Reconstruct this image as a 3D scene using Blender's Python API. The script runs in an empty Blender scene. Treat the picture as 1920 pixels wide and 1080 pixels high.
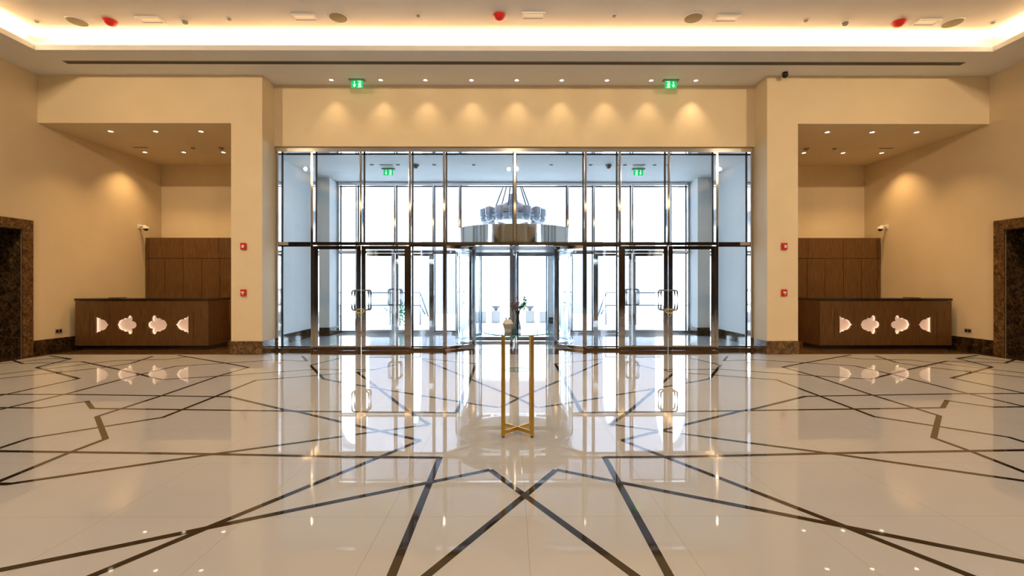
import bpy, bmesh, math, random
from mathutils import Vector, Matrix
random.seed(7)
S = bpy.context.scene
COL = S.collection
PI = math.pi

# ------------------------------------------------------------------ camera
F = 870.0; HC = 1.45; CX = -0.10; YAW = math.radians(0.2); VX, VY = 960.0, 535.0
cd = bpy.data.cameras.new('camera'); cam = bpy.data.objects.new('camera', cd); COL.objects.link(cam)
cd.sensor_width = 36; cd.lens = F / 1920 * 36; cd.shift_y = -5 / 1920; cd.clip_end = 300
cam.location = (CX, 0, HC); cam.rotation_euler = (PI / 2, 0, -YAW)
S.camera = cam

# ------------------------------------------------------------------ world, exposure
w = bpy.data.worlds.new('world'); S.world = w; w.use_nodes = True
bg = w.node_tree.nodes['Background']
bg.inputs['Color'].default_value = (0.78, 0.90, 1.0, 1); bg.inputs['Strength'].default_value = 6.6
S.view_settings.view_transform = 'Standard'; S.view_settings.look = 'None'
S.view_settings.exposure = 0.83; S.view_settings.gamma = 1.0
S.cycles.use_denoising = True
S.cycles.max_bounces = 10; S.cycles.diffuse_bounces = 5; S.cycles.glossy_bounces = 6
S.cycles.transparent_max_bounces = 40; S.cycles.sample_clamp_indirect = 6.0
S.cycles.caustics_reflective = False; S.cycles.caustics_refractive = False

ACC = 265
WARM = (1.0, 0.66, 0.33)
def area(name, loc, sx, sy, power, color, rot=(0, 0, 0)):
    l = bpy.data.lights.new(name, 'AREA'); l.shape = 'RECTANGLE'; l.size = sx; l.size_y = sy
    l.energy = power; l.color = color
    o = bpy.data.objects.new(name, l); o.location = loc; o.rotation_euler = rot; COL.objects.link(o); return o
def spot(name, loc, power, ang, color=WARM, blend=0.6, r=0.03, rot=(0, 0, 0)):
    l = bpy.data.lights.new(name, 'SPOT'); l.energy = power; l.color = color
    l.spot_size = math.radians(ang); l.spot_blend = blend; l.shadow_soft_size = r
    o = bpy.data.objects.new(name, l); o.location = loc; o.rotation_euler = rot; COL.objects.link(o); return o

# cove lights: strips lying in the trough behind the lip, facing up
COVE = (1.0, 0.62, 0.28)
for nm, lc, sx, sy in (('front', (0, 8.95, 5.93), 18.0, 0.08), ('left', (-9.23, 0.9, 5.93), 0.08, 16.0), ('right', (9.23, 0.9, 5.93), 0.08, 16.0), ('back', (0, -7.23, 5.93), 18.0, 0.08)):
    o = area('cove_light_' + nm, lc, sx, sy, 88, COVE, (PI, 0, 0)); o.data.spread = math.radians(95)
    area('cove_wash_' + nm, lc, sx, sy, 36, (1.0, 0.46, 0.13), (PI, 0, 0))
# fill spots without fittings, added to brighten the hall, behind and over the camera
for X in (-6.6, -2.2, 2.2, 6.6):
    for Y in (-5.2, -1.4, 2.4, 5.6):
        spot('hall_fill_spot', (X, Y, 6.2), 62, 150, (1.0, 0.83, 0.64), 0.9, 0.12)

# accent spotlights in the hall ceiling, washing the entrance wall
for X, AX in ((-8.3, -8.0), (0.0, 0.0), (8.3, 8.0)):
    for dx in (-0.16, 0.16):
        v = Vector((AX - X + dx * 8, 8.2, -3.0))
        o = spot('accent_spot', (X + dx, 2.0, 6.2), ACC, 110, (1.0, 0.74, 0.46), 1.0, 0.07); o.rotation_euler = v.to_track_quat('-Z', 'Y').to_euler()

# ------------------------------------------------------------------ pixel helpers (1920x1080 frame)
def ray(px, py):
    u = (px - VX) / F; v = (VY - py) / F
    c, s = math.cos(YAW), math.sin(YAW)
    return Vector((u * c + s, c - u * s, v))
def onZ(px, py, z=0.0):
    d = ray(px, py); t = (z - HC) / d.z
    return Vector((CX + d.x * t, d.y * t, z))
def onY(px, py, y):
    d = ray(px, py); t = y / d.y
    return Vector((CX + d.x * t, y, HC + d.z * t))

# ------------------------------------------------------------------ materials
def mat(name, col, rough=0.5, metal=0.0, spec=0.5, emis=None, es=0.0, ior=None, coat=0):
    m = bpy.data.materials.new(name); m.use_nodes = True
    b = m.node_tree.nodes['Principled BSDF']
    b.inputs['Base Color'].default_value = (*col, 1); b.inputs['Roughness'].default_value = rough
    b.inputs['Metallic'].default_value = metal; b.inputs['Specular IOR Level'].default_value = spec
    if emis: b.inputs['Emission Color'].default_value = (*emis, 1); b.inputs['Emission Strength'].default_value = es
    if ior: b.inputs['IOR'].default_value = ior
    if coat: b.inputs['Coat Weight'].default_value = coat; b.inputs['Coat Roughness'].default_value = 0.05
    return m
def N(m, t): return m.node_tree.nodes.new(t)
def L(m, a, b): m.node_tree.links.new(a, b)
def coords(m, scale=(1, 1, 1)):
    tc = N(m, 'ShaderNodeTexCoord'); mp = N(m, 'ShaderNodeMapping'); mp.inputs['Scale'].default_value = scale
    L(m, tc.outputs['Object'], mp.inputs['Vector']); return mp.outputs['Vector']
def ramp(m, fac, stops):
    r = N(m, 'ShaderNodeValToRGB'); e = r.color_ramp.elements
    while len(e) < len(stops): e.new(0.5)
    for q, (p, c) in zip(e, stops): q.position = p; q.color = (*c, 1)
    L(m, fac, r.inputs['Fac']); return r.outputs['Color']
def bsdf(m): return m.node_tree.nodes['Principled BSDF']

def paint(name, a, b, rough=0.6):
    m = mat(name, a, rough, spec=0.3)
    n = N(m, 'ShaderNodeTexNoise'); n.inputs['Scale'].default_value = 1.3; n.inputs['Detail'].default_value = 6
    L(m, coords(m), n.inputs['Vector'])
    L(m, ramp(m, n.outputs['Fac'], [(0.3, a), (0.7, b)]), bsdf(m).inputs['Base Color'])
    n2 = N(m, 'ShaderNodeTexNoise'); n2.inputs['Scale'].default_value = 60
    bp = N(m, 'ShaderNodeBump'); bp.inputs['Strength'].default_value = 0.03
    L(m, n2.outputs['Fac'], bp.inputs['Height']); L(m, bp.outputs['Normal'], bsdf(m).inputs['Normal'])
    return m
M = {}
M['paint'] = paint('cream_wall_paint', (0.76, 0.635, 0.43), (0.80, 0.675, 0.47))
M['paint2'] = paint('pale_wall_paint', (0.80, 0.81, 0.81), (0.84, 0.85, 0.85))
M['ceil'] = paint('ceiling_paint', (0.74, 0.75, 0.77), (0.77, 0.78, 0.80))
M['outer'] = paint('outer_render', (0.40, 0.385, 0.43), (0.44, 0.425, 0.47))
M['pave'] = paint('pale_paving', (0.78, 0.78, 0.78), (0.84, 0.84, 0.84))

def marble(name, stops, scale=2.2, rough=0.08, vein=(0.55, 0.36, 0.18), vw=0.03):
    m = mat(name, (0.1, 0.06, 0.03), rough, spec=0.5)
    v = coords(m)
    n = N(m, 'ShaderNodeTexNoise'); n.inputs['Scale'].default_value = scale * 3; n.inputs['Detail'].default_value = 9
    n.inputs['Roughness'].default_value = 0.72; n.inputs['Distortion'].default_value = 1.2
    L(m, v, n.inputs['Vector'])
    base = ramp(m, n.outputs['Fac'], stops)
    vo = N(m, 'ShaderNodeTexVoronoi'); vo.feature = 'DISTANCE_TO_EDGE'; vo.inputs['Scale'].default_value = scale * 1.6
    ad = N(m, 'ShaderNodeVectorMath'); ad.operation = 'ADD'
    sc = N(m, 'ShaderNodeVectorMath'); sc.operation = 'SCALE'; sc.inputs['Scale'].default_value = 0.35
    L(m, n.outputs['Color'], sc.inputs[0]); L(m, v, ad.inputs[0]); L(m, sc.outputs[0], ad.inputs[1])
    L(m, ad.outputs[0], vo.inputs['Vector'])
    k = ramp(m, vo.outputs['Distance'], [(0.0, (1, 1, 1)), (vw, (0, 0, 0))])
    mx = N(m, 'ShaderNodeMix'); mx.data_type = 'RGBA'
    n3 = N(m, 'ShaderNodeTexNoise'); n3.inputs['Scale'].default_value = 1.7
    L(m, v, n3.inputs['Vector'])
    mu = N(m, 'ShaderNodeMath'); mu.operation = 'MULTIPLY'
    L(m, k, mu.inputs[0]); L(m, n3.outputs['Fac'], mu.inputs[1]); L(m, mu.outputs[0], mx.inputs['Factor'])
    L(m, base, mx.inputs['A']); mx.inputs['B'].default_value = (*vein, 1)
    L(m, mx.outputs['Result'], bsdf(m).inputs['Base Color'])
    return m
M['marble'] = marble('brown_marble', [(0.35, (0.035, 0.018, 0.008)), (0.52, (0.12, 0.062, 0.025)), (0.68, (0.34, 0.18, 0.06))], scale=4.0)
M['marble_dk'] = marble('dark_brown_marble', [(0.38, (0.012, 0.007, 0.004)), (0.55, (0.05, 0.027, 0.012)), (0.72, (0.20, 0.10, 0.03))], scale=3.5, vein=(0.3, 0.2, 0.1))
M['marble_lt'] = marble('grey_white_marble', [(0.3, (0.50, 0.52, 0.54)), (0.55, (0.66, 0.67, 0.68)), (0.75, (0.74, 0.74, 0.74))], vein=(0.35, 0.38, 0.42))

def tile_mat():
    m = mat('polished_cream_tile', (0.78, 0.72, 0.63), 0.02, spec=0.5, ior=1.42)
    v = coords(m)
    mp = v.node; mp.inputs['Location'].default_value = (0.0, 2.91 % 0.875 * -1, 0)
    sx = N(m, 'ShaderNodeSeparateXYZ'); L(m, v, sx.inputs[0])
    outs = []
    for ax in ('X', 'Y'):
        d = N(m, 'ShaderNodeMath'); d.operation = 'DIVIDE'; d.inputs[1].default_value = 0.875; L(m, sx.outputs[ax], d.inputs[0])
        a = N(m, 'ShaderNodeMath'); a.operation = 'PINGPONG'; a.inputs[1].default_value = 0.5; L(m, d.outputs[0], a.inputs[0])
        c = N(m, 'ShaderNodeMath'); c.operation = 'LESS_THAN'; c.inputs[1].default_value = 0.0022; L(m, a.outputs[0], c.inputs[0])
        outs.append(c.outputs[0])
    mxm = N(m, 'ShaderNodeMath'); mxm.operation = 'MAXIMUM'; L(m, outs[0], mxm.inputs[0]); L(m, outs[1], mxm.inputs[1])
    n = N(m, 'ShaderNodeTexNoise'); n.inputs['Scale'].default_value = 0.8; n.inputs['Detail'].default_value = 4
    L(m, v, n.inputs['Vector'])
    base = ramp(m, n.outputs['Fac'], [(0.3, (0.60, 0.585, 0.56)), (0.7, (0.64, 0.625, 0.60))])
    mx = N(m, 'ShaderNodeMix'); mx.data_type = 'RGBA'; mx.inputs['B'].default_value = (0.48, 0.42, 0.35, 1)
    L(m, mxm.outputs[0], mx.inputs['Factor']); L(m, base, mx.inputs['A'])
    L(m, mx.outputs['Result'], bsdf(m).inputs['Base Color'])
    return m
M['tile'] = tile_mat()
M['inlay'] = mat('dark_inlay_stone', (0.035, 0.022, 0.012), 0.04, spec=0.5, ior=1.5)

def wood(name, a, b, axis='z', rough=0.35):
    m = mat(name, a, rough, spec=0.4)
    n = N(m, 'ShaderNodeTexNoise'); n.inputs['Scale'].default_value = 4; n.inputs['Detail'].default_value = 8
    n.inputs['Distortion'].default_value = 0.6
    L(m, coords(m, (9, 9, 0.8) if axis == 'z' else (0.8, 9, 9)), n.inputs['Vector'])
    L(m, ramp(m, n.outputs['Fac'], [(0.3, a), (0.7, b)]), bsdf(m).inputs['Base Color'])
    return m
M['wood'] = wood('brown_wood_veneer', (0.085, 0.038, 0.011), (0.16, 0.076, 0.023))
M['wood_dk'] = wood('dark_wood_top', (0.018, 0.011, 0.008), (0.035, 0.022, 0.014), 'x', 0.15)
M['chrome'] = mat('polished_chrome', (0.80, 0.77, 0.75), 0.06, 1.0)
M['bluemetal'] = mat('cool_grey_metal', (0.50, 0.57, 0.65), 0.18, 1.0)
M['steel'] = mat('brushed_steel', (0.16, 0.17, 0.19), 0.3, 0.3)
M['gasket'] = mat('dark_gasket', (0.02, 0.03, 0.045), 0.4)
M['brass'] = mat('satin_gold_metal', (0.72, 0.44, 0.08), 0.28, 1.0)
M['white'] = mat('white_plastic', (0.80, 0.79, 0.76), 0.35)
M['black'] = mat('black_plastic', (0.012, 0.012, 0.014), 0.25)
M['grey'] = mat('grey_plastic', (0.30, 0.28, 0.24), 0.5)
M['olive'] = mat('speaker_grille', (0.24, 0.21, 0.12), 0.7)
M['slot'] = mat('diffuser_slots', (0.14, 0.125, 0.10), 0.6)
M['red'] = mat('red_plastic', (0.62, 0.02, 0.012), 0.3)
M['ceramic'] = mat('white_ceramic', (0.92, 0.91, 0.88), 0.3)
M['leaf'] = mat('green_leaf', (0.05, 0.30, 0.14), 0.5)
M['leaf2'] = mat('dull_purple_leaf', (0.16, 0.10, 0.13), 0.5)
M['twig'] = mat('twig', (0.12, 0.09, 0.07), 0.7)
M['yellow'] = mat('yellow_cable', (0.62, 0.50, 0.20), 0.4)
M['silver'] = mat('silver_fabric_metal', (0.27, 0.285, 0.31), 0.45, 0.3)
M['lattice'] = mat('pale_lantern_glass', (0.28, 0.30, 0.33), 0.3)
M['lamp'] = mat('lit_lamp_lens', (0.9, 0.85, 0.75), 0.4, emis=(1.0, 0.80, 0.55), es=6.0)
M['lampsq'] = mat('lit_square_lens', (0.85, 0.78, 0.68), 0.4, emis=(1.0, 0.78, 0.55), es=0.12)
M['glow'] = mat('backlit_pale_panel', (0.75, 0.62, 0.55), 0.5, emis=(1.0, 0.62, 0.50), es=0.10)
M['led'] = mat('lit_led_edge', (0.8, 0.7, 0.6), 0.5, emis=(1.0, 0.72, 0.50), es=0.4)
M['exitg'] = mat('lit_green_sign', (0.0, 0.25, 0.07), 0.4, emis=(0.0, 0.30, 0.07), es=1.0)
M['exitw'] = mat('lit_white_pictogram', (0.5, 0.9, 0.6), 0.4, emis=(0.45, 1.0, 0.60), es=1.3)
M['strobe'] = mat('strobe_lens', (0.8, 0.78, 0.75), 0.2)

def glass(name, tint=(0.90, 0.96, 0.99), k=1.0, tealedge=None):
    m = bpy.data.materials.new(name); m.use_nodes = True
    nt = m.node_tree; nt.nodes.clear()
    out = nt.nodes.new('ShaderNodeOutputMaterial'); tr = nt.nodes.new('ShaderNodeBsdfTransparent')
    gl = nt.nodes.new('ShaderNodeBsdfGlossy'); gl.inputs['Roughness'].default_value = 0.0
    fr = nt.nodes.new('ShaderNodeFresnel'); fr.inputs['IOR'].default_value = 1.45
    mx = nt.nodes.new('ShaderNodeMixShader'); tr.inputs['Color'].default_value = (*tint, 1)
    nt.links.new(fr.outputs[0], mx.inputs[0])
    nt.links.new(tr.outputs[0], mx.inputs[1]); nt.links.new(gl.outputs[0], mx.inputs[2]); nt.links.new(mx.outputs[0], out.inputs[0])
    return m
M['glass'] = glass('clear_glazing')
M['glass_t'] = glass('table_glass', (0.86, 0.97, 0.94))
M['glass_e'] = mat('teal_glass_edge', (0.03, 0.42, 0.36), 0.1)
M['glass_v'] = glass('vase_glass', (0.78, 0.82, 0.86))

# ------------------------------------------------------------------ mesh builder
class MB:
    def __init__(s): s.bm = bmesh.new(); s.mi = 0
    def _face(s, vs):
        try:
            f = s.bm.faces.new(vs); f.material_index = s.mi; return f
        except ValueError: return None
    def box(s, x0, x1, y0, y1, z0, z1, bev=0):
        if x0 > x1: x0, x1 = x1, x0
        if y0 > y1: y0, y1 = y1, y0
        if z0 > z1: z0, z1 = z1, z0
        v = [s.bm.verts.new(p) for p in ((x0,y0,z0),(x1,y0,z0),(x1,y1,z0),(x0,y1,z0),(x0,y0,z1),(x1,y0,z1),(x1,y1,z1),(x0,y1,z1))]
        fs = [s._face([v[i] for i in q]) for q in ((0,3,2,1),(4,5,6,7),(0,1,5,4),(1,2,6,5),(2,3,7,6),(3,0,4,7))]
        if bev:
            es = {e for f in fs for e in f.edges}
            bmesh.ops.bevel(s.bm, geom=list(es), offset=bev, segments=2, affect='EDGES', profile=0.7)
        return s
    def obox(s, c, sx, sy, sz, rot):
        m = Matrix.Translation(c) @ rot.to_matrix().to_4x4() if hasattr(rot, 'to_matrix') else Matrix.Translation(c) @ Matrix.Rotation(rot, 4, 'Z')
        v = [s.bm.verts.new(m @ Vector((a*sx/2, b*sy/2, d*sz/2))) for a, b, d in ((-1,-1,-1),(1,-1,-1),(1,1,-1),(-1,1,-1),(-1,-1,1),(1,-1,1),(1,1,1),(-1,1,1))]
        for q in ((0,3,2,1),(4,5,6,7),(0,1,5,4),(1,2,6,5),(2,3,7,6),(3,0,4,7)): s._face([v[i] for i in q])
        return s
    def bar(s, p0, p1, wx, wz):  # rectangular bar between two points
        p0, p1 = Vector(p0), Vector(p1); d = (p1 - p0); q = d.to_track_quat('X', 'Z')
        return s.obox((p0 + p1) / 2, d.length, wx, wz, q)
    def tube(s, pts, r, n=10, close=False):
        pts = [Vector(p) for p in pts]; rings = []
        k = len(pts)
        for i, p in enumerate(pts):
            if close: d = pts[(i + 1) % k] - pts[i - 1]
            else: d = pts[min(i + 1, k - 1)] - pts[max(i - 1, 0)]
            q = d.to_track_quat('Z', 'Y' if abs(d.normalized().y) < 0.9 else 'X'); rr = r[i] if isinstance(r, (list, tuple)) else r
            rings.append([s.bm.verts.new(p + q @ Vector((rr * math.cos(a), rr * math.sin(a), 0))) for a in [2 * PI * j / n for j in range(n)]])
        for i in range(k if close else k - 1):
            a, b = rings[i], rings[(i + 1) % k]
            for j in range(n): s._face([a[j], a[(j + 1) % n], b[(j + 1) % n], b[j]])
        if not close: s._face(rings[0][::-1]); s._face(rings[-1])
        return s
    def lathe(s, prof, c=(0, 0, 0), n=32, axis='Z', a0=0, a1=2 * PI):
        c = Vector(c); full = abs(a1 - a0 - 2 * PI) < 1e-6; m = n if full else n + 1; rings = []
        for r, h in prof:
            ring = []
            if r < 1e-6:
                p = Vector((0, 0, h)); p = p if axis == 'Z' else (Vector((0, h, 0)) if axis == 'Y' else Vector((h, 0, 0)))
                ring = [s.bm.verts.new(c + p)] * m
            else:
                for j in range(m):
                    a = a0 + (a1 - a0) * j / n; x, y = r * math.cos(a), r * math.sin(a)
                    p = Vector((x, y, h)) if axis == 'Z' else (Vector((x, h, y)) if axis == 'Y' else Vector((h, x, y)))
                    ring.append(s.bm.verts.new(c + p))
            rings.append(ring)
        for i in range(len(rings) - 1):
            for j in range(n):
                q = [rings[i][j], rings[i][(j + 1) % m], rings[i + 1][(j + 1) % m], rings[i + 1][j]]
                u = []
                for vv in q:
                    if vv not in u: u.append(vv)
                if len(u) > 2: s._face(u)
        return s
    def prism(s, pts, a, b, axis='Y'):  # closed polygon (2D) extruded from a to b along the axis
        def P(p, h): return {'Y': (p[0], h, p[1]), 'Z': (p[0], p[1], h), 'X': (h, p[0], p[1])}[axis]
        A = [s.bm.verts.new(P(p, a)) for p in pts]; B = [s.bm.verts.new(P(p, b)) for p in pts]
        s._face(A); s._face(B[::-1]); n = len(pts)
        for i in range(n): s._face([A[i], B[i], B[(i + 1) % n], A[(i + 1) % n]])
        return s
    def plate(s, outer, holes, a, b):  # plate in XZ with holes, thickness a..b in Y
        for h in (a, b):
            es = []
            for lp in [outer] + holes:
                vs = [s.bm.verts.new((p[0], h, p[1])) for p in lp]
                for i in range(len(vs)): es.append(s.bm.edges.new((vs[i], vs[(i + 1) % len(vs)])))
            r = bmesh.ops.triangle_fill(s.bm, use_beauty=True, use_dissolve=False, edges=es)
            for g in r['geom']:
                if isinstance(g, bmesh.types.BMFace): g.material_index = s.mi
        for lp in [outer] + holes:
            A = [s.bm.verts.new((p[0], a, p[1])) for p in lp]; B = [s.bm.verts.new((p[0], b, p[1])) for p in lp]
            for i in range(len(lp)): s._face([A[i], B[i], B[(i + 1) % len(lp)], A[(i + 1) % len(lp)]])
        return s
    def build(s, name, ms, parent=None, smooth=False, loc=None):
        bmesh.ops.remove_doubles(s.bm, verts=s.bm.verts, dist=1e-5)
        bmesh.ops.recalc_face_normals(s.bm, faces=s.bm.faces)
        me = bpy.data.meshes.new(name); s.bm.to_mesh(me); s.bm.free()
        for q in (ms if isinstance(ms, (list, tuple)) else [ms]): me.materials.append(q)
        if smooth:
            me.polygons.foreach_set('use_smooth', [True] * len(me.polygons))
            try: me.set_sharp_from_angle(angle=math.radians(35))
            except Exception: pass
        o = bpy.data.objects.new(name, me); COL.objects.link(o)
        if parent: o.parent = parent
        if loc: o.location = loc
        return o
def struct(o, name=None):
    o['kind'] = 'structure'; return o
def tag(o, label, cat, group=None, kind=None):
    o['label'] = label; o['category'] = cat
    if group: o['group'] = group
    if kind: o['kind'] = kind
    return o
def thing(name, loc=(0, 0, 0), rz=0.0):
    o = bpy.data.objects.new(name, None); o.empty_display_size = 0.1; o.location = loc; o.rotation_euler = (0, 0, rz)
    COL.objects.link(o); return o
def copy_tree(o, parent=None):
    c = o.copy(); COL.objects.link(c); c.parent = parent
    for ch in list(o.children): copy_tree(ch, c)
    return c
ORD = ['first', 'second', 'third', 'fourth', 'fifth', 'sixth', 'seventh', 'eighth', 'ninth', 'tenth', 'eleventh', 'twelfth']

# ------------------------------------------------------------------ key planes
XW = 10.0; YP = 9.74; YB = 10.23; ZL = 5.86; ZU = 6.27; XP0, XP1 = 5.30, 5.95; ZR = 4.85; YR = 13.2; YK = -9.0
YO = 14.0; XV = 5.70; ZV = 4.54; ZG = 4.51
YLIP = 8.72; XLIP = 9.0; YLB = -7.0

# floor: cream tiles with dark inlaid bands
def strip(mb, pts, wd, z):
    pts = [Vector((p[0], p[1])) for p in pts]; n = len(pts); Ls, Rs = [], []
    for i in range(n):
        d0 = (pts[i] - pts[i - 1]).normalized() if i > 0 else None
        d1 = (pts[i + 1] - pts[i]).normalized() if i < n - 1 else None
        if d0 is None: nrm = Vector((-d1.y, d1.x)); k = 1
        elif d1 is None: nrm = Vector((-d0.y, d0.x)); k = 1
        else:
            n0, n1 = Vector((-d0.y, d0.x)), Vector((-d1.y, d1.x)); nrm = (n0 + n1)
            if nrm.length < 1e-3: nrm = n0
            nrm.normalize(); k = min(1 / max(0.25, nrm.dot(n0)), 3.5)
        Ls.append(pts[i] + nrm * wd / 2 * k); Rs.append(pts[i] - nrm * wd / 2 * k)
    for i in range(n - 1):
        vs = [mb.bm.verts.new((p.x, p.y, z)) for p in (Ls[i], Ls[i + 1], Rs[i + 1], Rs[i])]
        mb._face(vs)
LINES = [
 [(825, 857), (734, 1080), (680, 1212)],
 [(825, 858), (640, 856.5), (400, 851.5), (0, 846), (-120, 845)],
 [(919, 881), (984, 929), (1191, 1080), (1330, 1182)],
 [(919, 881), (806, 904.5), (560, 954.5), (388, 990), (200, 1029), (0, 1069), (-100, 1090)],
 [(788, 826), (560, 919.5), (388, 990), (172, 1080), (0, 1152)],
 [(788, 826), (560, 772.5), (530, 767.5), (430, 744), (127, 739.5), (0, 739.5), (-80, 740)],
 [(805, 796), (672, 814), (560, 830), (400, 851.5), (17, 907.5), (-120, 907)],
 [(805, 796), (768, 773), (670, 698), (700, 693.5), (743, 684)],
 [(856, 774), (893, 682), (777, 671)],
 [(856, 774), (640, 772), (173, 766), (163, 752.5), (77, 765), (0, 764.5), (-60, 764)],
 [(785, 671), (897, 717), (970, 746.5), (1007, 764)],
 [(935, 764), (897, 759), (743, 734), (635, 716), (607, 711), (582, 685), (640, 671)],
 [(567, 668), (575, 677), (515, 675), (328, 687), (260, 703), (123, 739), (0, 768), (-60, 782)],
 [(333, 666), (423, 681), (466, 689), (410, 705), (300, 743), (182, 781), (198, 823), (127, 850), (0, 902), (-90, 940)],
 [(-60, 862), (0, 840), (55, 822), (195, 800), (305, 782.7), (400, 745), (480, 713), (560, 706.7), (670, 698)],
 [(153, 678), (233, 695), (303, 712), (400, 706), (583, 693), (700, 693)],
 [(-40, 706), (0, 702), (220, 676), (312, 674), (353, 669)],
 [(-40, 713), (0, 710), (187, 690), (247, 681), (287, 668)],
 [(93, 667), (133, 673), (68, 689), (148, 710), (0, 742), (-60, 756)],
 [(22, 675), (43, 682), (153, 678)],
 [(-40, 686), (0, 682), (100, 672), (133, 673)],
]
mb = MB()
vs = [mb.bm.verts.new(p) for p in ((-XW+.3, YK, 0), (XW-.3, YK, 0), (XW-.3, YP, 0), (-XW+.3, YP, 0))]; mb._face(vs)
mb.mi = 1
zz = 0.0004
for ln in LINES:
    P = [onZ(*p) for p in ln]
    for sgn in (1, -1):
        strip(mb, [(sgn * p.x, min(p.y, YP - 0.002)) for p in P], 0.05, zz); zz += 0.00002
struct(mb.build('floor', [M['tile'], M['inlay']]))
mb = MB()
mb.box(-XW-.62, -XW+.3, YK, YR, -0.1, 0.0); struct(mb.build('trim_1', M['marble_dk']))
mb = MB(); mb.box(XW-.3, XW+.62, YK, YR, -0.1, 0.0); struct(mb.build('trim_2', M['marble_dk']))
mb = MB(); mb.box(-XW+.3, XW-.3, YP, 10.6, -0.1, 0.0); mb.box(-XW+.3, -XP1, 10.6, YR, -0.1, 0); mb.box(XW-.3, XP1, 10.6, YR, -0.1, 0)
struct(mb.build('trim_3', M['marble']))
mb = MB(); mb.box(-XP1, XP1, 10.6, YO + 0.15, -0.1, 0.0); struct(mb.build('floor', M['marble_lt']))
mb = MB(); mb.box(-XW, XW, YK, YP, -0.12, -0.02); struct(mb.build('floor', M['grey']))

# side walls with the marble portals
PY0, PY1, PZ = 7.45, 9.44, 2.59
for sgn, nm in ((-1, 'wall_left'), (1, 'wall_right')):
    mb = MB(); a, b = sgn * XW, sgn * (XW + 0.6)
    mb.box(a, b, YK, PY0, 0, ZU + .1); mb.box(a, b, PY1, YR + .2, 0, ZU + .1); mb.box(a, b, PY0, PY1, PZ, ZU + .1)
    struct(mb.build(nm, M['paint']))
    d = thing('door_1' if sgn < 0 else 'door_2', (sgn * XW, 8.4, 0)); struct(d)
    def loc(mb, name, m):
        o = mb.build(name, m, d); o.matrix_parent_inverse = Matrix.Translation((-sgn * XW, -8.4, 0)); return o
    fw = 0.20; o0, o1 = sgn * (XW - 0.03), sgn * (XW + 0.02)
    mb = MB(); mb.box(o0, o1, PY1, PY1 + fw, 0, PZ + fw, .006); mb.box(o0, o1, PY0 - fw, PY0, 0, PZ + fw, .006); mb.box(o0, o1, PY0, PY1, PZ, PZ + fw, .006)
    loc(mb, 'door_frame', M['marble'])
    mb = MB(); mb.box(sgn*(XW+.02), sgn*(XW+.5), PY1 - .02, PY1, 0, PZ); mb.box(sgn*(XW+.02), sgn*(XW+.5), PY0, PY0 + .02, 0, PZ)
    mb.box(sgn*(XW+.02), sgn*(XW+.5), PY0+.02, PY1-.02, PZ - .02, PZ); loc(mb, 'door_reveal', M['marble_dk'])
    mb = MB(); mb.box(sgn*(XW+.5), sgn*(XW+.54), PY0, (PY0+PY1)/2 - .004, 0, PZ); mb.box(sgn*(XW+.5), sgn*(XW+.54), (PY0+PY1)/2 + .004, PY1, 0, PZ)
    loc(mb, 'door_panel', M['wood_dk'])
    # baseboards
    mb = MB(); mb.box(sgn*(XW-.02), sgn*XW, PY1 + fw, YR, 0, .30, .004); mb.box(sgn*(XW-.02), sgn*XW, YK, PY0 - fw, 0, .30, .004)
    struct(mb.build('baseboard_left' if sgn < 0 else 'baseboard_right', M['marble_dk']))
# back wall behind the camera
mb = MB(); mb.box(-XW, XW, YK - .3, YK, 0, ZU + .1); struct(mb.build('wall_back', M['paint']))
mb = MB(); mb.box(-XW, XW, YK, YK + .05, 0.0, 4.3)
struct(mb.build('trim_4', M['marble_dk']))
for sgn in (-1, 1):
    mb = MB(); mb.box(sgn*(XW - .04), sgn*XW, YK + .05, 1.5, .3, 4.3); struct(mb.build('trim_6' if sgn < 0 else 'trim_7', M['wood_dk']))

# front wall: pillars, headers, recesses
for sgn in (-1, 1):
    mb = MB()
    mb.box(sgn*XP1, sgn*XP0, YP, 10.5, 0, ZL); mb.box(sgn*XP1, sgn*XV, 10.5, 13.3, 0, ZV + .6)
    mb.box(sgn*XP1, sgn*XP0, 10.5, 10.56, 0, ZL)
    mb.box(sgn*XP1, sgn*5.28, 13.3, YO + .1, 0, ZV + .6)
    mb.mi = 0
    struct(mb.build('wall_front', M['paint']))
    mb = MB(); mb.box(sgn*XW, sgn*XP1, YP + .008, YP + .25, ZR + .001, ZL); struct(mb.build('wall_front', M['paint']))
    mb = MB(); mb.box(sgn*XW, sgn*XP1, YR, YR + .2, 0, ZR + .1); struct(mb.build('wall_front', M['paint']))
    mb = MB(); mb.box(sgn*(XW), sgn*XP1, YP + .012, YR, ZR, ZR + .1); struct(mb.build('ceiling', M['paint']))
    # pillar baseboard (front and inner reveal)
    mb = MB(); mb.box(sgn*(XP1+.015), sgn*(XP0-.02), YP - .02, YP, 0, .28, .004); mb.box(sgn*XP0, sgn*(XP0-.02), YP, 10.32, 0, .28, .004)
    struct(mb.build('baseboard_front', M['marble']))
    mb = MB(); mb.box(sgn*XV, sgn*(XV-.02), 10.58, 13.3, 0, .24, .003); mb.box(sgn*XV, sgn*(5.26), 13.28, 13.3, 0, .24, .003); mb.box(sgn*5.28, sgn*5.26, 13.3, YO - .08, 0, .24, .003)
    struct(mb.build('baseboard_front', M['marble_dk']))
    # pale skin of the vestibule walls
    mb = MB(); mb.box(sgn*XV, sgn*(XV-.004), 10.57, 13.3, .24, ZV); mb.box(sgn*XV, sgn*(5.276), 13.296, 13.3, .24, ZV); mb.box(sgn*5.28, sgn*5.276, 13.3, YO - .05, .24, ZV)
    struct(mb.build('wall_vestibule', M['paint2']))
mb = MB(); mb.box(-XP0, XP0, YB, 10.56, ZG, ZL); struct(mb.build('wall_front', M['paint']))
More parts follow.
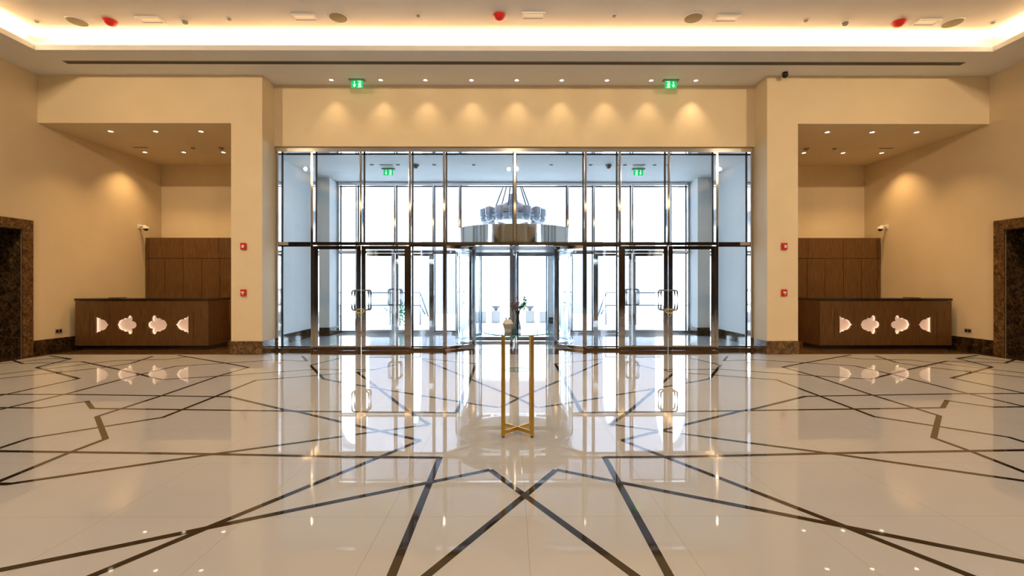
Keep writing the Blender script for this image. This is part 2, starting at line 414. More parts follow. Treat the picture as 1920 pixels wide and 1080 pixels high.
mb = MB(); mb.box(-XP1, XP1, 10.56, YO + .1, ZV, ZV + .1); struct(mb.build('ceiling', M['paint2']))

# ceilings: lower ring, cove and upper ceiling
mb = MB()
mb.box(-XW, XW, YLIP + .03, YB + .3, ZL, ZL + .05); mb.box(-XW, XW, YK, YLB - .03, ZL, ZL + .05)
mb.box(-XW, -XLIP - .03, YLB - .03, YLIP + .03, ZL, ZL + .05); mb.box(XLIP + .03, XW, YLB - .03, YLIP + .03, ZL, ZL + .05)
struct(mb.build('ceiling', M['ceil']))
mb = MB(); zt = ZL + .095
mb.box(-XLIP - .03, XLIP + .03, YLIP, YLIP + .03, ZL - .001, zt); mb.box(-XLIP - .03, XLIP + .03, YLB - .03, YLB, ZL - .001, zt)
mb.box(-XLIP - .03, -XLIP, YLB, YLIP, ZL - .001, zt); mb.box(XLIP, XLIP + .03, YLB, YLIP, ZL - .001, zt)
struct(mb.build('trim_5', M['ceil']))
mb = MB(); k = .40
mb.box(-XLIP - k, XLIP + k, YLIP + k, YLIP + k + .05, ZL + .05, ZU); mb.box(-XLIP - k, XLIP + k, YLB - k - .05, YLB - k, ZL + .05, ZU)
mb.box(-XLIP - k - .05, -XLIP - k, YLB - k, YLIP + k, ZL + .05, ZU); mb.box(XLIP + k, XLIP + k + .05, YLB - k, YLIP + k, ZL + .05, ZU)
mb.box(-XW, XW, YK, YLIP + k + .05, ZU, ZU + .1)
struct(mb.build('ceiling', M['ceil']))

# ------------------------------------------------------------------ curtain walls
def curtain(name, yf, dep, mulls, xe, ztop, ztr, fw, doors, dn, handle_z):
    w = thing(name, (0, yf, 0)); struct(w)
    def B(mb, nm, m, par=None):
        o = mb.build(nm, m, par or w); o.matrix_parent_inverse = Matrix.Translation((0, -yf, 0)) if par is None else Matrix.Identity(4); return o
    yb = yf + dep
    for x in mulls:
        z0 = ztr if abs(x) < .2 else 0.0
        mb = MB(); mb.box(x - fw/2, x + fw/2, yf, yb, z0, ztop, .003); B(mb, 'mullion', M['chrome'])
    mb = MB()
    mb.box(-xe, xe, yf - .01, yb, ztop - .10, ztop); B(mb, 'head_beam', M['chrome'])
    mb = MB()
    for sg in (-1, 1): mb.box(sg*(xe), sg*(xe-.04), yf, yb, 0, ztop - .1)
    B(mb, 'edge_channel', M['chrome'])
    mb = MB(); mb.box(-xe + .04, xe - .04, yf + .01, yb, ztr, ztr + .07); B(mb, 'transom', M['chrome'])
    xs = [-xe + .04] + list(mulls) + [xe - .04]
    for i in range(len(xs) - 1):
        a = xs[i] + (fw/2 if i else 0); b = xs[i+1] - (fw/2 if i < len(xs) - 2 else 0)
        # upper pane
        y1 = yb - .03
        def pane(a, b, z0, z1):
            g = .018
            mb = MB(); mb.box(a, b, y1, y1 + .03, z0, z0 + g); mb.box(a, b, y1, y1 + .03, z1 - g, z1); mb.box(a, a + g, y1, y1 + .03, z0, z1); mb.box(b - g, b, y1, y1 + .03, z0, z1)
            B(mb, 'gasket', M['gasket'])
            mb = MB(); vs = [mb.bm.verts.new(p) for p in ((a+g, y1+.01, z0+g), (b-g, y1+.01, z0+g), (b-g, y1+.01, z1-g), (a+g, y1+.01, z1-g))]; mb._face(vs)
            B(mb, 'pane', M['glass'])
        pane(a, b, ztr + .07, ztop - .10)
        mid = (a + b) / 2
        if abs(mid) < mulls[-1] and abs(mid) < doors[0][0] - .5: continue
        if any(d0 < abs(mid) < d1 for d0, d1 in doors): continue
        if abs(mid) < 1.4: continue
        mb = MB(); mb.box(a, b, yf + .005, yb, 0, .06); B(mb, 'sill', M['chrome'])
        pane(a, b, .06, ztr)
    for sg in (-1, 1):
        xs2 = [sg * doors[0][0], sg * doors[0][1], sg * doors[1][1]]
        for i in range(2):
            a, b = sorted((xs2[i], xs2[i+1])); a += fw/2 if (i == 0) == (sg > 0) else .004; b -= fw/2 if (i == 1) == (sg > 0) else .004
            if i == 0 and sg < 0: a, b = sorted((xs2[0], xs2[1])); a += .004; b -= fw/2
            if i == 1 and sg < 0: a, b = sorted((xs2[1], xs2[2])); a += fw/2; b -= .004
            D = thing('door_%d' % dn[0], ((a+b)/2, yf + .06, 0)); struct(D); dn[0] += 1
            W = b - a; st = .10
            mb = MB(); mb.box(-W/2, -W/2 + st, -.025, .025, .002, ztr - .01, .003); mb.box(W/2 - st, W/2, -.025, .025, .002, ztr - .01, .003)
            mb.box(-W/2 + st, W/2 - st, -.025, .025, ztr - .09, ztr - .01); mb.box(-W/2 + st, W/2 - st, -.025, .025, .002, .11); mb.build('door_frame', M['chrome'], D)
            mb = MB(); vs = [mb.bm.verts.new(p) for p in ((-W/2+st, 0, .11), (W/2-st, 0, .11), (W/2-st, 0, ztr-.09), (-W/2+st, 0, ztr-.09))]; mb._face(vs)
            mb.build('pane', M['glass'], D)
            # pull handle: a sideways loop near the meeting stile
            meet = 1 if (i == 0) == (sg < 0) else -1
            meet = 1 if xs2[1] > (a+b)/2 else -1
            for fy in (-1, 1):
                x0 = meet * (W/2 - .04); x1 = meet * (W/2 - .18); yh = fy * .085; z0, z1 = handle_z; r = .05
                pts = [(x0, fy*.02, z1), (x0, yh, z1)]
                cx = x1 + meet * r
                for t in range(0, 5): an = PI/2 * t / 4; pts.append((cx - meet * r * math.sin(an), yh, z1 - r + r * math.cos(an)))
                for t in range(0, 5): an = PI/2 * t / 4; pts.append((cx - meet * r * math.cos(an), yh, z0 + r - r * math.sin(an)))
                pts += [(x0, yh, z0), (x0, fy*.02, z0)]
                mb = MB(); mb.tube(pts, .019, 10); mb.build('door_handle', M['steel'], D, smooth=True)
    return w
dn = [3]
MU = [-4.5, -3.42, -2.33, -1.57, 0, 1.57, 2.33, 3.42, 4.5]
MUo = [-4.72, -3.56, -2.41, -1.62, 0, 1.62, 2.41, 3.56, 4.72]
# upper mullion at the meeting point of the doors only stands above the transom
def curtain_fix(w, xm, ztr):
    for o in w.children:
        if o.name.startswith('mullion') and o.data.vertices:
            xs = [v.co.x for v in o.data.vertices]
            if abs(abs(sum(xs)/len(xs)) - xm) < .05:
                for v in o.data.vertices:
                    if v.co.z < 1: v.co.z += ztr
w1 = curtain('window_1', 10.30, .20, MU, 5.28, ZG, 2.34, .052, [(2.33, 3.42), (3.42, 4.5)], dn, (.90, 1.34)); curtain_fix(w1, 3.42, 2.34)
MUo2 = [m for m in MUo if m != 0]
w2 = curtain('window_2', 13.9, .16, MUo, 5.26, ZV, 2.42, .05, [(2.41, 3.56), (3.56, 4.72)], dn, (.86, 1.33)); curtain_fix(w2, 3.56, 2.42)
for o in list(w2.children):  # the outer wall has no centre mullion above
    if o.name.startswith('mullion') and abs(sum(v.co.x for v in o.data.vertices)) < .05 * len(o.data.vertices): bpy.data.objects.remove(o)

# cable locks on the two pairs of inner handles
for sgn in (-1, 1):
    mb = MB(); pts = [(0.085*math.cos(a), 0.012*math.sin(3*a), 0.045*math.sin(a)) for a in [2*PI*i/28 for i in range(28)]]
    mb.tube(pts, .012, 8, close=True)
    mb.tube([(-.06, 0, -.03), (-.03, -.01, -.09), (0, -.005, -.13), (.03, -.01, -.09), (.06, 0, -.03)], .007, 8)
    o = mb.build('cable_lock', M['yellow'], smooth=True, loc=(sgn*3.42, 10.262, .88))
    tag(o, 'pale yellow cable lock looped through the pull handles of the %s inner glass doors' % ('left' if sgn < 0 else 'right'), 'lock', 'cable locks on the entrance doors')

# ------------------------------------------------------------------ revolving door
RC = (0.0, 12.12); RR = 1.5; ZD = 2.36
rd = thing('revolving_door', (RC[0], RC[1], 0)); tag(rd, 'round glass revolving door with chrome drum canopy in the middle of the entrance', 'revolving door')
aj = math.atan2(1.16, .95)
mb = MB(); mb.lathe([(RR - .06, ZD), (RR + .03, ZD), (RR + .03, 2.86), (RR - .06, 2.86)], n=72)
mb.build('canopy_ring', M['chrome'], rd, smooth=True)
mb = MB(); mb.lathe([(0, 2.84), (RR - .05, 2.84), (RR - .05, 2.80), (0, 2.80)], n=72); mb.lathe([(0, ZD + .03), (RR - .06, ZD + .03), (RR - .06, ZD), (0, ZD)], n=72)
mb.build('canopy_roof', M['silver'], rd)
for sgn in (-1, 1):
    a0, a1 = (-aj, aj) if sgn > 0 else (PI - aj, PI + aj)
    mb = MB(); pts = []
    for z0, z1 in ((.01, .09), (ZD - .07, ZD)): mb.lathe([(RR - .03, z0), (RR + .03, z0), (RR + .03, z1), (RR - .03, z1), (RR - .03, z0)], n=24, a0=a0, a1=a1)
    for a in (a0, a1, (a0 + a1) / 2): mb.obox(Vector((RR*math.cos(a), RR*math.sin(a), ZD/2)), .06, .05, ZD - .01, a)
    fr_ = mb.build('drum_frame', M['bluemetal'], rd)
    mb = MB(); mb.lathe([(RR, .09), (RR, ZD - .07)], n=24, a0=a0, a1=a1); mb.build('curved_pane', M['glass'], rd, smooth=True)
    for q, yy in ((-1, 10.42), (1, 13.86)):
        # slanted side screens between the drum and the curtain walls
        p0 = Vector((sgn*1.56, yy - RC[1], 0)); p1 = Vector((sgn*.97, q*1.19, 0))
        mb = MB()
        for z in (.04, ZD - .04): mb.bar(p0 + Vector((0,0,z)), p1 + Vector((0,0,z)), .05, .07)
        for p in (p0, p1): mb.bar(p + Vector((0,0,.005)), p + Vector((0,0,ZD)), .06, .06)
        sf = mb.build('side_screen', M['chrome'], rd)
        mb = MB(); vs = [mb.bm.verts.new(p) for p in (p0 + Vector((0,0,.07)), p1 + Vector((0,0,.07)), p1 + Vector((0,0,ZD-.07)), p0 + Vector((0,0,ZD-.07)))]; mb._face(vs)
        mb.build('pane', M['glass'], sf)
mb = MB(); mb.tube([(0, 0, .005), (0, 0, ZD)], .045, 20); mb.build('centre_post', M['bluemetal'], rd, smooth=True)
for i in range(4):
    an = math.radians(-93.5 + 90 * i + (0 if i % 2 == 0 else 3)); d = Vector((math.cos(an), math.sin(an), 0)); r0, r1 = .06, 1.30 if i % 2 == 0 else 1.17
    mb = MB()
    for z in (.06, ZD - .10): mb.bar(d*r0 + Vector((0,0,z)), d*r1 + Vector((0,0,z)), .045, .10)
    for r in (r0 + .03, r1 - .03): mb.bar(d*r + Vector((0,0,.01)), d*r + Vector((0,0,ZD - .02)), .045, .06)
    wg = mb.build('door_wing', M['bluemetal'], rd)
    mb = MB(); vs = [mb.bm.verts.new(d*r + Vector((0,0,z))) for r, z in ((r0+.06, .11), (r1-.06, .11), (r1-.06, ZD-.15), (r0+.06, ZD-.15))]; mb._face(vs)
    mb.build('pane', M['glass'], wg)

# ------------------------------------------------------------------ reception desks and back cabinets
UN = 1/6.4/F*10.45
HB = [(0,0),(9,7),(13,24),(22,42),(38,56),(58,64),(78,66),(78,80),(128,80),(132,98),(145,111),(162,115),(182,108),(193,92),(196,75),(194,58),(190,45),(205,44),(222,38),(236,24),(243,9)]
HD = [(0,115),(12,105),(30,86),(38,82),(66,80),(66,66),(88,65),(110,58),(130,42),(142,24),(148,8),(165,0)]
def shapes():
    out = []
    B = HB + [(x, -y) for x, y in HB[1:][::-1]]; D = HD + [(x, -y) for x, y in HD[:-1][::-1]]
    out.append([(-556.5 + x, y) for x, y in D]); out.append([(-306.5 + x, y) for x, y in B])
    out.append([(306.5 - x, y) for x, y in B]); out.append([(556.5 - x, y) for x, y in D])
    return [[(x * UN, y * UN + .561) for x, y in s] for s in out]
DX = 8.38; HWD = 1.49; YD = 10.45
def desk(sgn):
    t = thing('reception_desk', (sgn*DX, YD, 0))
    tag(t, 'dark brown wooden reception desk with four lit cutouts in the %s recess' % ('left' if sgn < 0 else 'right'), 'reception desk', 'reception desks beside the entrance')
    mb = MB(); mb.box(-HWD + .09, HWD - .02, .08, .75, .001, .10); mb.build('plinth', M['wood_dk'], t)
    mb = MB(); mb.plate([(-HWD, .095), (HWD, .095), (HWD, 1.10), (-HWD, 1.10)], shapes(), 0, .045); mb.build('front_panel', M['wood'], t)
    # fine seam frame around the cutouts
    for x in (-1.16, 1.16): mb = MB(); mb.box(x - .004, x + .004, -.003, 0, .27, .87); mb.build('seam', M['wood_dk'], t)
    mb = MB(); mb.box(-HWD, -HWD + .04, .045, .78, .095, 1.10); mb.box(HWD - .04, HWD, .045, .78, .095, 1.10); mb.box(-HWD + .04, HWD - .04, .62, .66, .095, 1.10)
    mb.box(-HWD + .04, HWD - .04, .045, .62, .095, .13); mb.build('body', M['wood'], t)
    mb = MB(); mb.box(-HWD - .01, HWD + .01, -.015, .80, 1.105, 1.155, .004); mb.build('countertop', M['wood_dk'], t)
    mb = MB(); mb.box(-1.2, 1.2, .10, .11, .25, .87); lp = mb.build('light_panel', M['glow'], t)
    # lit return edges inside each cutout
    for s in shapes():
        mb = MB(); n = len(s); A = [mb.bm.verts.new((p[0], .046, p[1])) for p in s]; B = [mb.bm.verts.new((p[0], .098, p[1])) for p in s]
        for i in range(n): mb._face([A[i], B[i], B[(i+1) % n], A[(i+1) % n]])
        mb.build('lit_edge', M['led'], t)
    return t
for sgn in (-1, 1):
    desk(sgn)
    # small flat slab standing a little above the counter
    px = 215 if sgn < 0 else 1693
    p = onY(px + (8 if sgn < 0 else 14), 558, 10.95)
    mb = MB(); mb.box(-.10, .10, -.14, .14, 0, .012, .003); o = mb.build('document_tray', M['black'], loc=(p.x, 10.92, 1.156))
    tag(o, 'thin black tray lying on top of the %s reception desk' % ('left' if sgn < 0 else 'right'), 'tray', 'trays on the reception desks')
    # panelled cabinet behind the desk
    YC = 12.6; x0, x1 = -(XW - .01), -XP1 - .02
    t = thing('panelled_cabinet', (sgn*(XW + XP1)/2, YC, 0))
    tag(t, 'brown wood panelled back cabinet behind the %s reception desk' % ('left' if sgn < 0 else 'right'), 'cabinet', 'cabinets behind the reception desks')
    hw = (XW - XP1)/2 - .015
    mb = MB(); mb.box(-hw, hw, .03, .58, 0, 2.74); mb.build('carcass', M['wood_dk'], t)
    def lx(px): return onY(px, 500, YC).x + DX*0 + (XW + XP1)/2
    cuts = [-hw + .09] + [lx(q) for q in (309, 343, 378, 412)] + [hw - .0]
    zs = 2.18
    for i in range(len(cuts)):
        a = -hw if i == 0 else cuts[i-1]; b = cuts[i]
        if b - a < .02: continue
        aa, bb = (a + .006, b - .006); 
        if sgn > 0: aa, bb = -bb, -aa
        mb = MB(); mb.box(aa, bb, 0, .03, 0.02, zs - .006, .002); mb.build('door_panel', M['wood'], t)
    cu = [-hw, cuts[0], lx(343), lx(410), hw]
    for a, b in zip(cu[:-1], cu[1:]):
        aa, bb = a + .004, b - .004
        if sgn > 0: aa, bb = -bb, -aa
        mb = MB(); mb.box(aa, bb, 0, .03, zs + .006, 2.74, .002); mb.build('top_panel', M['wood'], t)

# ------------------------------------------------------------------ ceiling fixtures
def downlight(loc, label, group, power, ang, r=.055, wall_bias=0):
    t = thing('downlight', loc); tag(t, label, 'ceiling light', group)
    mb = MB(); mb.lathe([(r*.72, 0.004), (r*.72, -.004), (r*1.15, -.010), (r*1.2, 0.002)], n=24); mb.build('trim_ring', M['white'], t, smooth=True)
    mb = MB(); mb.lathe([(0, -.003), (r*.72, -.003)], n=24); mb.build('lamp_lens', M['lamp'], t)
    spot('downlight_beam', (loc[0], loc[1], loc[2] - .03), power, ang, (1.0, 0.62, 0.28) if 'recess' in label else (1.0, 0.70, 0.40), .9, .02)
    return t
for i, x in enumerate((622, 714, 798, 884, 969, 1053, 1138, 1221, 1305)):
    p = onZ(x, 150.5, ZL)
    downlight((p.x, 9.97, ZL - .001), 'small round downlight above the entrance doors, %s from the left of nine' % ORD[i], 'downlights along the entrance wall', 15 if i < 8 else 28, 80)
for sgn in (-1, 1):
    sd = 'left' if sgn < 0 else 'right'
    for ri, (Y, xs) in enumerate(((10.27, (6.93, 7.93, 8.92)), (11.88, (7.43, 8.44, 9.43)))):
        for ci, X in enumerate(xs):
            downlight((sgn*X, Y, ZR - .001), 'round downlight in the %s recess ceiling, %s row, %s out from the pillar' % (sd, 'front' if ri == 0 else 'rear', ORD[ci]), 'downlights over the %s reception desk' % sd, 55 if not (ri == 1 and ci == 2) else 70, 105, .06)
    p = (sgn*9.2, 11.45, ZR)
    mb = MB(); mb.box(-.19, .19, -.04, .04, -.008, 0); mb.mi = 1; mb.box(-.175, .175, -.025, .025, -.012, -.008)
    tag(mb.build('air_grille', [M['ceil'], M['slot']], loc=(sgn*9.2, 11.45, ZR - .001)), 'small slot air grille in the ceiling of the %s recess' % sd, 'air grille', 'recess ceiling grilles')
    for X, nm, lab, m in ((7.95, 'sprinkler_head', 'tiny flush sprinkler head in the ceiling of the %s recess', 'grey'), (7.25, 'smoke_detector', 'dark domed smoke detector on the ceiling of the %s recess', 'grey')):
        r = .05 if nm == 'smoke_detector' else .035
        mb = MB(); mb.lathe([(r*1.3, 0), (r*1.3, -.015), (r*.9, -.03), (r*.6, -.05 if r > .04 else -.03), (0, -.055 if r > .04 else -.032)], n=20)
        tag(mb.build(nm, M[m], loc=(sgn*X, 11.5, ZR - .001), smooth=True), lab % sd, 'smoke detector' if r > .04 else 'sprinkler', nm.replace('_', ' ') + 's in the recesses')

def square_lamp(p, label):
    t = thing('rectangular_ceiling_light', p); tag(t, label, 'ceiling light', 'rectangular ceiling lights')
    h = .18; g = .075; mb = MB()
    for a, b, c, d in ((-h-.03, h+.03, -g-.03, -g), (-h-.03, h+.03, g, g+.03), (-h-.03, -h, -g, g), (h, h+.03, -g, g)): mb.box(a, b, c, d, -.025, 0, .003)
    mb.build('frame', M['white'], t)
    mb = MB(); mb.box(-h, h, -g, g, -.008, 0); mb.build('diffuser', M['lampsq'], t)
def speaker(p, label):
    t = thing('ceiling_speaker', p); tag(t, label, 'speaker', 'round ceiling speakers')
    mb = MB(); mb.lathe([(.15, -.006), (.155, -.014), (.175, -.012), (.18, 0)], n=36); mb.build('rim', M['ceil'], t, smooth=True)
    mb = MB(); mb.lathe([(0, -.014), (.08, -.012), (.153, -.007)], n=36); mb.build('grille', M['olive'], t, smooth=True)
def beacon(p, label):
    t = thing('alarm_beacon', p); tag(t, label, 'fire alarm', 'red ceiling alarm beacons')
    mb = MB(); mb.lathe([(.11, 0), (.11, -.02), (.10, -.03)], n=28); mb.build('base', M['red'], t, smooth=True)
    mb = MB(); mb.lathe([(.10, -.03), (.085, -.06), (.05, -.085), (0, -.095)], n=28); mb.build('dome', M['red'], t, smooth=True)
def detector(p, label):
    t = thing('smoke_detector', p); tag(t, label, 'smoke detector', 'domed smoke detectors')
    mb = MB(); mb.lathe([(.07, 0), (.07, -.02), (.055, -.03)], n=24); mb.build('base', M['white'], t, smooth=True)
    mb = MB(); mb.lathe([(.045, -.03), (.045, -.06), (.03, -.075), (0, -.078)], n=24); mb.build('sensor_head', M['grey'], t, smooth=True)
def sprink(p, label, z=None):
    t = thing('sprinkler_head', p); tag(t, label, 'sprinkler', 'small ceiling sprinklers')
    mb = MB(); mb.lathe([(.055, 0), (.055, -.008), (.035, -.014)], n=20); mb.build('plate', M['ceil'], t, smooth=True)
    mb = MB(); mb.lathe([(.03, -.014), (.03, -.03), (0, -.032)], n=16); mb.build('cap', M['grey'], t, smooth=True)
zc = ZU - .001
for i, (x, y) in enumerate(((282, 36.5), (571, 31.5), (1000, 28.5), (1363, 33.5), (1736, 41))):
    square_lamp(onZ(x, y, zc), 'rectangular flush ceiling light above the cove, %s of five from the left' % ORD[i])
for i, (x, y) in enumerate(((145, 40), (634, 32), (1300, 33), (1786, 42.5))):
    speaker(onZ(x, y, zc), 'round olive ceiling speaker above the cove, %s of four from the left' % ORD[i])
for (x, y), s in zip(((207, 39), (936, 28.5), (1685, 41)), ('near the left end of', 'above the middle of', 'near the right end of')):
    beacon(onZ(x, y, zc), 'round red alarm beacon on the ceiling %s the lit cove' % s)
for (x, y), s in zip(((347, 37), (1585, 40)), ('left', 'right')):
    detector(onZ(x, y, zc), 'white domed smoke detector on the %s part of the upper ceiling' % s)
for i, (x, y) in enumerate(((69, 39), (430, 34.5), (784, 28), (1151, 28.5), (1511, 37.5), (1862, 41))):
    sprink(onZ(x, y, zc), 'tiny flush sprinkler on the upper ceiling, %s of six from the left' % ORD[i])

# long slot air diffuser in the lower ceiling
t = thing('linear_air_diffuser', (0, 9.20, ZL)); tag(t, 'long thin dark slot air diffuser across the lower ceiling', 'air diffuser')
mb = MB(); mb.box(-8.9, 8.9, -.062, -.05, -.008, .001); mb.box(-8.9, 8.9, .05, .062, -.008, .001); mb.box(-8.9, -8.888, -.05, .05, -.008, .001); mb.box(8.888, 8.9, -.05, .05, -.008, .001); mb.build('frame', M['grey'], t)
mb = MB(); mb.box(-8.888, 8.888, -.05, .05, -.003, -.001)
for y in (-.025, 0, .025): mb.box(-8.888, 8.888, y - .003, y + .003, -.007, -.003)
mb.build('blades', M['slot'], t)

# exit signs
def exit_sign(p, label, arrow_left, mount=True, tri=False, s=1.0):
    t = thing('exit_sign', p); tag(t, label, 'exit sign', 'green exit signs')
    mb = MB(); mb.box(-.17*s, .17*s, -.05, .05, -.02, 0, .004); mb.build('mounting_plate', M['grey'], t)
    mb = MB(); mb.box(-.125*s, .125*s, -.008, .008, -.175*s, -.02, .003); mb.build('sign_panel', M['exitg'], t)
    mb = MB(); a = -.055*s if arrow_left else .055*s; m_ = -a; y0, y1 = -.011, -.0085
    def ar(cx):
        mb.box(cx - .008*s, cx + .008*s, y0, y1, -.12*s, -.035*s); mb.prism([(cx - .036*s, -.105*s), (cx, -.16*s), (cx + .036*s, -.105*s), (cx, -.125*s)], y0, y1)
    ar(a)
    if tri: mb.box(-.012, .012, y0, y1, -.15, -.04); ar(-a) if False else None
    # running figure beside a doorway
    mb.box(m_ - .038*s, m_ + .032*s, y0, y1, -.040*s, -.032*s); mb.box(m_ + .024*s, m_ + .032*s, y0, y1, -.16*s, -.04*s); mb.box(m_ - .038*s, m_ + .032*s, y0, y1, -.165*s, -.158*s)
    mb.prism([(m_ + .006*s*math.cos(q) , -.058*s + .010*s*math.sin(q)) for q in [2*PI*j/10 for j in range(10)]], y0, y1)
    mb.prism([(m_ - .012*s, -.075*s), (m_ + .010*s, -.072*s), (m_ + .008*s, -.115*s), (m_ - .012*s, -.112*s)], y0, y1)
    mb.prism([(m_ - .012*s, -.112*s), (m_ - .002*s, -.112*s), (m_ - .018*s, -.152*s), (m_ - .028*s, -.148*s)], y0, y1)
    mb.prism([(m_, -.112*s), (m_ + .01*s, -.112*s), (m_ + .016*s, -.152*s), (m_ + .006*s, -.152*s)], y0, y1)
    mb.prism([(m_ - .03*s, -.095*s), (m_ - .012*s, -.078*s), (m_ - .012*s, -.088*s), (m_ - .026*s, -.103*s)], y0, y1)
    mb.build('pictogram', M['exitw'], t)
    return t
p = onZ(670, 150, ZL); exit_sign((p.x, 9.96, ZL - .001), 'green lit exit sign with down arrow on the left side, left above the entrance', True)
p = onZ(1257, 151, ZL); exit_sign((p.x, 9.96, ZL - .001), 'green lit exit sign with down arrow on the right side, right above the entrance', False)
for x, nm in ((728, 'left'), (1197, 'right')):
    p = onY(x, 323, 12.3); exit_sign((p.x, 12.3, ZV - .002), 'green exit sign hanging inside the vestibule seen through the glass on the %s' % nm, nm == 'left')
for x, X in zip(('left', 'right'), (-3.28, 3.2)):
    mb = MB(); mb.box(-.17, .17, -.04, .04, -.008, 0); mb.mi = 1; mb.box(-.15, .15, -.025, .025, -.012, -.008)
    tag(mb.build('air_grille', [M['white'], M['slot']], loc=(X, 11.9, ZV - .002)), 'narrow air grille in the vestibule ceiling on the %s side' % x, 'air grille', 'vestibule ceiling grilles')
for i, X in enumerate((-3.65, -2.98, -2.05, -1.04, .95, 1.96, 2.84, 3.6)):
    mb = MB(); mb.lathe([(.05, 0), (.05, -.008), (.03, -.02), (0, -.022)], n=16)
    tag(mb.build('sprinkler_head', M['steel'], loc=(X, 11.9, ZV - .002), smooth=True), 'tiny round sprinkler inside the vestibule on its ceiling, %s of eight from the left' % ORD[i], 'sprinkler', 'vestibule sprinklers')
for sgn, X in ((-1, -2.52), (1, 2.42)):
    mb = MB(); mb.lathe([(.08, 0), (.08, -.03), (.055, -.05), (.04, -.09), (0, -.10)], n=20)
    tag(mb.build('dome_camera', M['grey'], loc=(X, 11.9, ZV - .002), smooth=True), 'small grey dome camera on the vestibule ceiling, %s of the revolving door' % ('left' if sgn < 0 else 'right'), 'security camera', 'vestibule dome cameras')

# black dome camera at the ceiling by the right pillar
p = onY(1472, 140, 9.6)
t = thing('dome_camera', (p.x, 9.6, ZL)); tag(t, 'black dome security camera under the ceiling at the top of the right pillar', 'security camera')
mb = MB(); mb.lathe([(.055, 0), (.055, -.03), (.06, -.035)], n=20); mb.build('base', M['black'], t, smooth=True)
mb = MB(); mb.lathe([(.06, -.035), (.058, -.07), (.035, -.105), (0, -.115)], n=20); mb.build('dome', M['black'], t, smooth=True)
# white wall cameras in the recesses
for sgn in (-1, 1):
    t = thing('wall_camera', (sgn*XW, 12.42, 2.98)); tag(t, 'white dome security camera on a bracket on the %s side wall above the cabinet' % ('left' if sgn < 0 else 'right'), 'security camera', 'white wall cameras')
    s_ = -sgn
    mb = MB(); mb.box(0, s_*.02, -.06, .06, -.02, .09, .004); mb.tube([(s_*.02, 0, .05), (s_*.14, 0, .06), (s_*.17, 0, .045)], .022, 10); mb.build('bracket', M['white'], t, smooth=True)
    mb = MB(); mb.lathe([(0, .05), (.06, .045), (.075, .02), (.075, -.02)], c=(s_*.17, 0, 0), n=24); mb.build('housing', M['white'], t, smooth=True)
    mb = MB(); mb.lathe([(.058, -.02), (.05, -.05), (.03, -.07), (0, -.078)], c=(s_*.17, 0, 0), n=24); mb.build('dome', M['black'], t, smooth=True)
    # floor level socket
    t = thing('wall_socket', (sgn*XW, 10.2, .45)); tag(t, 'grey metal socket plate low on the %s side wall beside the desk' % ('left' if sgn < 0 else 'right'), 'wall socket', 'wall sockets')
    mb = MB(); mb.box(0, s_*.01, -.075, .075, -.045, .045, .003); mb.build('plate', M['grey'], t)
    for yy in (-.036, .036): mb = MB(); mb.box(s_*.01, s_*.013, yy - .026, yy + .026, -.028, .028); mb.build('outlet', M['black'], t)
    # fire alarm devices on the pillars
    px = 457.5 if sgn < 0 else 1469.5
    p = onY(px, 462, YP)
    t = thing('strobe_alarm', (p.x, YP, p.z)); tag(t, 'red fire alarm strobe with white lens, upper device on the %s pillar' % ('left' if sgn < 0 else 'right'), 'fire alarm', 'pillar alarm strobes')
    mb = MB(); mb.box(-.055, .055, -.045, -.001, -.07, .07, .006); mb.build('housing', M['red'], t)
    mb = MB(); mb.box(-.018, .030, -.062, -.045, -.035, .025, .005); mb.build('lens', M['strobe'], t)
    p = onY(px, 549, YP)
    t = thing('manual_call_point', (p.x, YP, p.z)); tag(t, 'red fire alarm pull box, lower device on the %s pillar' % ('left' if sgn < 0 else 'right'), 'fire alarm', 'pillar pull boxes')
    mb = MB(); mb.box(-.055, .055, -.04, -.001, -.07, .07, .006); mb.build('housing', M['red'], t)
    mb = MB(); mb.box(-.035, .03, -.05, -.04, -.005, .028, .003); mb.box(-.008, .008, -.054, -.04, -.045, .028, .003); mb.build('pull_lever', M['strobe'], t)

# ------------------------------------------------------------------ glass table with vase
TC = onZ(970, 820); TY = TC.y; TX = onY(970.5, 700, TY).x; HW = .138; LW = .036
TCY = TY + HW
t = thing('glass_table', (TX, TCY, 0)); tag(t, 'tall round glass topped table with slim gold metal legs on the cream floor', 'table')
mb = MB(); mb.lathe([(0, .985), (.328, .985), (.328, .993), (0, .993)], n=64); gt = mb.build('table_top', M['glass_t'], t, smooth=True)
mb = MB(); mb.lathe([(.3285, .984), (.3305, .985), (.3305, .993), (.3285, .994)], n=64); mb.build('glass_edge', M['glass_e'], gt, smooth=True)
mb = MB(); mb.lathe([(0, .62), (.118, .62)], n=40); sh = mb.build('lower_shelf', M['glass_t'], t)
mb = MB(); mb.lathe([(.118, .618), (.12, .618), (.12, .623), (.118, .623), (.118, .618)], n=40); mb.build('glass_edge', M['glass_e'], sh, smooth=True)
for sx in (-1, 1):
    for sy in (-1, 1):
        mb = MB(); x, y = sx*HW, sy*HW; mb.box(x - LW/2, x + LW/2, y - LW/2, y + LW/2, .015, .984, .002)
        lg = mb.build('leg', M['brass'], t)
        mb = MB(); mb.lathe([(0, .001), (.014, .001), (.012, .015), (0, .015)], c=(x, y, 0), n=14); mb.build('foot', M['twig'], lg)
mb = MB()
for sx in (-1, 1): mb.bar((-sx*(HW-.01), -(HW-.01), .045), (sx*(HW-.01), HW-.01, .045), .014, .034)
mb.build('cross_brace', M['brass'], t)
mb = MB()
for sx in (-1, 1): mb.bar((-sx*(HW-.01), -(HW-.01), .972), (sx*(HW-.01), HW-.01, .972), .014, .022)
mb.build('top_brace', M['brass'], t)

